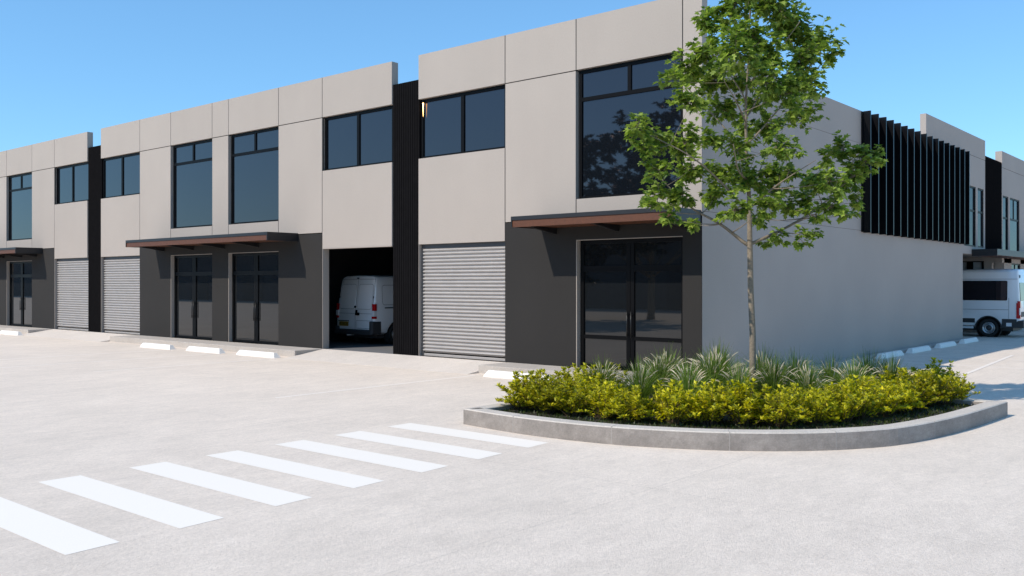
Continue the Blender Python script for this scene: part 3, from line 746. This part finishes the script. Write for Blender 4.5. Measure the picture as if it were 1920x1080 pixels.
# ------------------------------------------------------------------ vans
def van_body(L, H, w, lean, hood=1.12, rwheel=.95, fwheel=4.2, arch=.42, parent=None, zb=.34):
    """local frame: rear face at y=0, nose at y=L, ground z=0"""
    def ring(y, wd, top, bot, sh=0.0, leanv=0.0):
        P = [(0, bot), (.80, bot), (.955, bot+.07), (1.0, bot+.26), (1.0, .40*top+.2), (.985, .52*top+.12), (.955, top*.80), (.915, top-.14), (.85, top-.055), (.72, top-.016), (.4, top), (0, top+.008)]
        half = [(wd*x, z) for x, z in P]
        full = half + [(-x, z) for x, z in half[-2:0:-1]]
        return [(x, y + leanv*max(0, (z-1.0)/(H-1.0)) , z) for x, z in full]
    st = [ring(0, w*.955, H-.06, zb+.02, leanv=lean), ring(.03, w*.985, H-.02, zb, leanv=lean*.98), ring(.10, w, H, zb, leanv=lean*.9), ring(.5, w, H, zb, leanv=lean*.4), ring(1.2, w, H+.01, zb), ring(L-2.3, w, H, zb), ring(L-1.9, w*.985, H-.05, zb),
          ring(L-1.55, w*.97, H-.34, zb), ring(L-1.15, w*.96, (H+hood)/2, zb), ring(L-.8, w*.95, hood+.06, zb), ring(L-.45, w*.92, hood-.06, zb), ring(L-.12, w*.85, hood-.24, zb), ring(L, w*.74, hood-.42, zb+.06)]
    n = len(st[0]); vs = [p for rg in st for p in rg]; fs = []
    for i in range(len(st)-1):
        for k in range(n): fs.append((i*n+k, i*n+(k+1) % n, (i+1)*n+(k+1) % n, (i+1)*n+k))
    fs += [tuple(range(n))[::-1], tuple(range((len(st)-1)*n, len(st)*n))]
    o = MB().add(vs, fs).build('body', M['white'], parent, False)
    cut = MB()
    for yy in (rwheel, fwheel):
        for s in (-1, 1):
            c = MB(); nn = 28; xa, xb = sorted((s*(w-.28), s*(w+.2)))
            c.prism([(yy+arch*math.cos(2*PI*k/nn), .37+arch*math.sin(2*PI*k/nn)) for k in range(nn)], 'x', xa, xb)
            cut.add(c.v, c.f)
    co = cut.build('cut', M['plastic'], parent)
    md = o.modifiers.new('b', 'BOOLEAN'); md.operation = 'DIFFERENCE'; md.object = co; md.solver = 'EXACT'
    md2 = o.modifiers.new('bv', 'BEVEL'); md2.width = .012; md2.segments = 2; md2.limit_method = 'ANGLE'; md2.angle_limit = R(50)
    dg = bpy.context.evaluated_depsgraph_get(); dg.update()
    me = bpy.data.meshes.new_from_object(o.evaluated_get(dg)); o.modifiers.clear(); o.data = me
    for p in me.polygons: p.use_smooth = True
    if not me.materials: me.materials.append(M['white'])
    try: me.set_sharp_from_angle(angle=R(32))
    except Exception: pass
    cm = co.data; bpy.data.objects.remove(co); bpy.data.meshes.remove(cm)
    return o
def well(parent, x, y, rad, s):
    MB().disc_lathe([(0, rad), (-.262*s, rad), (-.262*s, .01)], (x, y, .37), 'x', 36).build('wheel_well', M['rubber'], parent, True, False)
def wheel(parent, x, y, rad, s):
    """s = +1 outward to +x"""
    t = MB().disc_lathe([(-.11*s, rad*.6), (-.115*s, rad*.93), (-.09*s, rad), (.09*s, rad), (.115*s, rad*.93), (.105*s, rad*.66), (.08*s, rad*.63)], (x, y, rad), 'x', 40).build('wheel', M['rubber'], parent, True)
    MB().disc_lathe([(.08*s, rad*.645), (.10*s, rad*.63), (.095*s, rad*.55), (.05*s, rad*.52), (.045*s, rad*.42), (.08*s, rad*.40), (.085*s, rad*.30), (.05*s, rad*.28)], (x, y, rad), 'x', 36).build('rim', M['rim'], t, True)
    MB().disc_lathe([(.03*s, rad*.62), (.03*s, .001)], (x, y, rad), 'x', 30).disc_lathe([(.05*s, rad*.28), (.075*s, rad*.2), (.078*s, .001)], (x, y, rad), 'x', 24).build('hub', M['plastic'], t, True)
    return t
def rr(mb, x0, x1, y, z0, z1, r, d, yf=None):
    """rounded-rectangle plate facing -y; yf(z) gives the face position"""
    pts = []
    for (cx, cz, a0) in ((x1-r, z1-r, 0), (x0+r, z1-r, 90), (x0+r, z0+r, 180), (x1-r, z0+r, 270)):
        for k in range(5):
            a = R(a0+k*22.5); pts.append((cx+r*math.cos(a), cz+r*math.sin(a)))
    n = len(pts); f = yf or (lambda z: y)
    mb.add([(x, f(z)-d, z) for x, z in pts] + [(x, f(z)+.03, z) for x, z in pts], [tuple(range(n)), tuple(range(n, 2*n))[::-1]] + [(i, (i+1) % n, n+(i+1) % n, n+i) for i in range(n)])
    return mb
def rr_ring(mb, x0, x1, z0, z1, r, wd, d, yf):
    a = []; b = []
    for (cx, cz, a0) in ((x1-r, z1-r, 0), (x0+r, z1-r, 90), (x0+r, z0+r, 180), (x1-r, z0+r, 270)):
        for k in range(5):
            t = R(a0+k*22.5); a.append((cx+r*math.cos(t), cz+r*math.sin(t))); b.append((cx+(r-wd)*math.cos(t), cz+(r-wd)*math.sin(t)))
    n = len(a)
    mb.add([(x, yf(z)-d, z) for x, z in a]+[(x, yf(z)-d, z) for x, z in b], [(i, (i+1) % n, n+(i+1) % n, n+i) for i in range(n)])
    return mb

# ---- cargo van in the open garage
w = .97; H = 2.26; lean = .17
cv = tag(empty('cargo_van', (-13.72, 1.93, FZ-.008), R(-1.5)), 'white cargo van parked nose-in inside the open dark garage', 'van')
van_body(5.0, H, w, lean, parent=cv, rwheel=.98, fwheel=4.05, arch=.41)
yf = lambda z: lean*max(0, (z-1.0)/(H-1.0)) - .004
seam = MB()
for (za, zb_) in ((.50, 1.0), (1.0, H-.1)):
    n_ = 6
    for k in range(n_):
        a = za+(zb_-za)*k/n_; b = za+(zb_-za)*(k+1)/n_
        for xx in (0.02, -w+.10, w-.10):
            seam.add([(xx-.006, yf(a)-.004, a), (xx+.006, yf(a)-.004, a), (xx+.006, yf(b)-.004, b), (xx-.006, yf(b)-.004, b)], [(0, 1, 2, 3)])
for z in (.50, 1.02, H-.12): seam.add([(-w+.1, yf(z)-.0045, z-.005), (w-.1, yf(z)-.0045, z-.005), (w-.1, yf(z)-.0045, z+.005), (-w+.1, yf(z)-.0045, z+.005)], [(0, 1, 2, 3)])
for (x0, x1) in ((-w+.16, -.05), (.09, w-.15)): rr_ring(seam, x0, x1, 1.16, 1.98, .09, .010, .006, yf)
for (x0, x1) in ((.07, w-.13),): rr_ring(seam, x0, x1, .54, .80, .03, .008, .006, yf)
seam.build('door_seam', M['vanseam'], cv, recalc=False)
d = MB(); rr(d, -w+.17, -.06, 0, 1.17, 1.97, .08, .010, yf); rr(d, .10, w-.16, 0, 1.17, 1.97, .08, .010, yf)
d.build('rear_door', M['white'], cv)
pl = MB(); rr(pl, -w+.17, -w+.62, 0, .60, .74, .01, .012, yf); plo = pl.build('number_plate', M['plate'], cv)
ch = MB(); seg = [(-.37, 'a'), (-.30, 'b'), (-.20, 'a'), (-.13, 'b'), (-.03, 'b'), (.04, 'a')]
for (dx, kx) in seg:
    x = -w+.56+dx
    ch.box(x-.022, x-.012, -.020, -.0165, .63, .71)
    if kx == 'a': ch.box(x-.012, x+.018, -.020, -.0165, .66, .672)
    ch.box(x+.018, x+.026, -.020, -.0165, .63, .71)
ch.build('plate_characters', M['plastic'], plo)
MB().box(-w+.12, -w+.67, -.014, -.002, .755, .785).build('plate_lamp', M['plastic'], cv)
hn = MB(); rr(hn, .03, .20, 0, .96, 1.05, .02, .016, yf); rr(hn, .03, .09, 0, 1.04, 1.14, .02, .014, yf); rr(hn, -.06, .0, 0, 1.20, 1.27, .015, .014, yf)
hn.build('handle', M['frame'], cv)
hg = MB()
for s in (-1, 1):
    for z in (1.52,): rr(hg, s*(w-.10)-.014, s*(w-.10)+.014, 0, z, z+.07, .008, .016, yf)
rr(hg, -.06, .04, 0, H-.105, H-.07, .01, .016, yf); rr(hg, w-.2, w-.165, 0, .58, .63, .01, .012, yf)
hg.build('hinge', M['plastic'], cv)
for s in (-1, 1):
    for (za, zb_, mt, nm) in ((.86, .94, 'red', 'tail_light'), (.94, 1.12, 'clear', 'reversing_light'), (1.12, 1.34, 'red', 'tail_light')):
        a, b = sorted((s*(w-.115), s*(w+.012)))
        MB().box(a, b, -.012+.02*(za > 1.05), .11, za, zb_-.003, .008).build(nm, M[mt], cv)
bmp = MB().box(-w+.02, w-.02, -.10, .06, .34, .50, .03)
for s in (-1, 1):
    a, b = sorted((s*(w-.16), s*(w+.012))); bmp.box(a, b, -.085, .30, .36, .78 if s > 0 else .6, .03)
bmp.build('bumper', M['plastic'], cv)
sd = MB(); sd.box(w-.004, w+.008, .45, 4.5, 1.19, 1.225); sd.build('rubbing_strip', M['frame'], cv)
sd = MB()
for s in (-1, 1): sd.box(min(s*(w-.01), s*(w+.010)), max(s*(w-.01), s*(w+.010)), 1.44, 3.6, .36, .62)
sd.build('side_cladding', M['plastic'], cv)
ss = MB()
def side_ring(mb, x, y0, y1, z0, z1, r, wd):
    a = []; b = []
    for (cy, cz, a0) in ((y1-r, z1-r, 0), (y0+r, z1-r, 90), (y0+r, z0+r, 180), (y1-r, z0+r, 270)):
        for k in range(5):
            t = R(a0+k*22.5); a.append((cy+r*math.cos(t), cz+r*math.sin(t))); b.append((cy+(r-wd)*math.cos(t), cz+(r-wd)*math.sin(t)))
    n = len(a)
    def X(z): return x*(1.0 if z < 1.26 else 1-.030*(z-1.26)/.5)
    mb.add([(X(z), y, z) for y, z in a]+[(X(z), y, z) for y, z in b], [(i, (i+1) % n, n+(i+1) % n, n+i) for i in range(n)])
side_ring(ss, w+.004, .35, 1.7, 1.3, 1.95, .10, .012); side_ring(ss, w+.004, 1.85, 3.1, 1.3, 1.95, .10, .012)
ss.build('side_seam', M['vanseam'], cv, recalc=False)
MB().box(-w+.2, w-.2, .3, 4.4, .22, .36).build('underbody', M['plastic'], cv)
MB().tube([(-.45, .02, .30), (-.45, .8, .30)], .035, 10).build('exhaust', M['rim'], cv, True)
for (yy) in (.98, 4.05):
    wheel(cv, w-.13, yy, .335, 1); wheel(cv, -w+.13, yy, .335, -1); well(cv, w-.014, yy, .405, 1); well(cv, -w+.014, yy, .405, -1)
wsn = MB().add([(-w*.80, 5-1.50, H-.36), (w*.80, 5-1.50, H-.36), (w*.82, 5-.80, 1.24), (-w*.82, 5-.80, 1.24)], [(0, 1, 2, 3)]); wsn.v = [(x, y+.06, z+.03) for x, y, z in wsn.v]
wsn.build('windscreen', M['glass'], cv)

# ---- minibus at the side passage, rear to the right, nose into the passage
w = 1.03; H = 2.78; lean = .10
mb_ = tag(empty('minibus', (1.36, 23.53+1.03, LZ), PI/2), 'white high roof minibus with dark windows parked beyond the side wall', 'minibus')
van_body(5.5, H, w, lean, hood=1.25, parent=mb_, rwheel=1.16, fwheel=4.6, arch=.47, zb=.40)
yf = lambda z: lean*max(0, (z-1.0)/(H-1.0)) - .004
def X(z): return w*(1.0 if z < 1.6 else 1-.032*(z-1.6)/.6)
def sidequad(mb, s, y0, y1, z0, z1, r, d):
    pts = []
    for (cy, cz, a0) in ((y1-r, z1-r, 0), (y0+r, z1-r, 90), (y0+r, z0+r, 180), (y1-r, z0+r, 270)):
        for k in range(5):
            t = R(a0+k*22.5); pts.append((cy+r*math.cos(t), cz+r*math.sin(t)))
    n = len(pts); mb.add([(s*(X(z)+d), y, z) for y, z in pts]+[(s*(X(z)-.06), y, z) for y, z in pts], [tuple(range(n)), tuple(range(n, 2*n))[::-1]]+[(i, (i+1) % n, n+(i+1) % n, n+i) for i in range(n)])
for s in (-1, 1):
    q = MB(); sidequad(q, s, .46, 2.55, 1.50, 2.30, .05, .010); q.build('window', M['glass'], mb_)
    q = MB(); sidequad(q, s, 2.62, 3.9, 1.50, 2.30, .05, .010); q.build('window', M['glass'], mb_)
    q = MB(); q.box(min(s*(w-.02), s*(w+.012)), max(s*(w-.02), s*(w+.012)), .12, .66, .40, .755, .008)
    q.box(min(s*(w-.02), s*(w+.012)), max(s*(w-.02), s*(w+.012)), 1.66, 4.1, .58, .755, .008)
    q.build('side_cladding', M['plastic'], mb_)
    q = MB(); nn = 20; ao, ai = .50, .462
    pts = [(1.16+ao*math.cos(PI*k/nn), .37+ao*math.sin(PI*k/nn)) for k in range(nn+1)]+[(1.16+ai*math.cos(PI*k/nn), .37+ai*math.sin(PI*k/nn)) for k in range(nn, -1, -1)]
    for k in range(nn):
        a0, a1 = pts[k], pts[k+1]; b1, b0 = pts[2*nn-k], pts[2*nn+1-k]
        q.prism([a0, a1, b1, b0], 'x', min(s*(w-.05), s*(w+.016)), max(s*(w-.05), s*(w+.016)))
    q.build('wheel_arch', M['plastic'], mb_)
    sm = MB(); sm.box(min(s*(w+.0), s*(w+.004)), max(s*(w+.0), s*(w+.004)), .40, .412, .76, 1.6); sm.box(min(s*w, s*(w+.004)), max(s*w, s*(w+.004)), .42, 4.2, 1.12, 1.135)
    sm.box(min(s*(w*.945), s*(w*.955)), max(s*(w*.945), s*(w*.955)), .1, 4.0, 2.36, 2.372)
    sm.build('side_seam', M['vanseam'], mb_)
    lo_, hi_ = sorted((s*(w-.13), s*(w+.014)))
    MB().box(lo_, hi_, -.014, .13, .78, .92, .01).build('tail_light', M['red'], mb_)
    MB().box(lo_, hi_, -.012, .10, .922, 1.20, .01).build('reversing_light', M['clear'], mb_)
    MB().box(lo_, hi_, -.008, .10, 1.202, 1.48, .01).build('tail_light', M['red'], mb_)
    MB().box(hi_-.004 if s > 0 else lo_-.002, hi_+.002 if s > 0 else lo_+.004, .03, .132, .80, 1.4).build('light_edge', M['red'], mb_)
    wheel(mb_, s*(w-.13), 1.16, .375, s); wheel(mb_, s*(w-.13), 4.6, .375, s); well(mb_, s*(w-.014), 1.16, .465, s); well(mb_, s*(w-.014), 4.6, .465, s)
q = MB().box(-w-.004-.0115, -w-.0125, .30, .50, .46, .60); q.build('sticker', M['clear'], mb_)
rd = MB(); rr(rd, -w+.20, -.06, 0, 1.48, 2.22, .05, .010, yf); rr(rd, .06, w-.20, 0, 1.48, 2.22, .05, .010, yf); rd.build('rear_window', M['glass'], mb_)
sm = MB(); sm.box(-.006, .006, -.012, .0, .62, 1.45); sm.box(-w+.15, w-.15, -.012, 0, 1.0, 1.012); sm.build('door_seam', M['vanseam'], mb_)
hn = MB(); rr(hn, -w+.22, -.2, 0, .84, 1.04, .02, .014, yf); hn.build('plate_recess', M['plastic'], mb_)
em = MB(); em.disc_lathe([(.062, .075), (.045, .075), (.045, .05), (.062, .05)], (-w+.22, 0, 2.47), 'y', 6); em.build('emblem', M['plastic'], mb_)
bp_ = MB().box(-w, w, -.13, .14, .40, .70, .03); bp_.build('bumper', M['plastic'], mb_)
MB().box(-w+.14, -w+.24, -.145, -.128, .56, .70).box(-w+.3, -w+.75, -.145, -.128, .45, .55).build('reflector', M['clear'], mb_)
MB().box(-w+.25, w-.25, .3, 5.0, .26, .41).build('underbody', M['plastic'], mb_)
MB().box(-w+.0, -w+.06, 1.72, 4.0, .34, .42).build('side_step', M['white'], mb_)
wsn = MB().add([(-w*.80, 5.5-1.53, H-.36), (w*.80, 5.5-1.53, H-.36), (w*.82, 5.5-.80, 1.38), (-w*.82, 5.5-.80, 1.38)], [(0, 1, 2, 3)]); wsn.v = [(x, y+.07, z+.03) for x, y, z in wsn.v]
wsn.build('windscreen', M['glass'], mb_)

# ------------------------------------------------------------------ light, sky, camera
SUN = Vector((-.34, -1, 1.02)).normalized()
wd = bpy.data.worlds.new('World'); sc.world = wd; wd.use_nodes = True
nt = wd.node_tree; bg = nt.nodes['Background']
sky = nt.nodes.new('ShaderNodeTexSky'); sky.sky_type = 'NISHITA'; sky.sun_disc = False
sky.sun_elevation = math.asin(SUN.z); sky.sun_rotation = math.atan2(SUN.x, SUN.y)
sky.altitude = 0; sky.air_density = 1.0; sky.dust_density = 0; sky.ozone_density = 3.5
tint = nt.nodes.new('ShaderNodeMix'); tint.data_type = 'RGBA'; tint.blend_type = 'MULTIPLY'; tint.inputs[0].default_value = 1
gam = nt.nodes.new('ShaderNodeGamma'); gam.inputs[1].default_value = .7
nt.links.new(sky.outputs[0], gam.inputs[0]); nt.links.new(gam.outputs[0], tint.inputs[6]); tint.inputs[7].default_value = (.585*1.785, .945*1.785, 1.2*1.785, 1)
nt.links.new(tint.outputs[2], bg.inputs['Color']); bg.inputs['Strength'].default_value = .145
sl = bpy.data.lights.new('sun', 'SUN'); sl.energy = 4.35; sl.angle = R(.5); sl.color = (1, .915, .80)
so = bpy.data.objects.new('sun', sl); col.objects.link(so); so.rotation_euler = (-SUN).to_track_quat('-Z', 'Y').to_euler(); so.location = (0, -20, 30)
cd = bpy.data.cameras.new('camera'); cd.sensor_width = 36; cd.lens = 36*1720/1920; cd.shift_y = -9/1920; cd.clip_end = 2000
co = bpy.data.objects.new('camera', cd); col.objects.link(co); co.location = CAM; co.rotation_euler = (R(90), 0, math.asin(.6472)); sc.camera = co
sc.view_settings.view_transform = 'Standard'; sc.view_settings.look = 'None'; sc.view_settings.exposure = 0; sc.view_settings.gamma = 1
sc.view_settings.use_curve_mapping = False
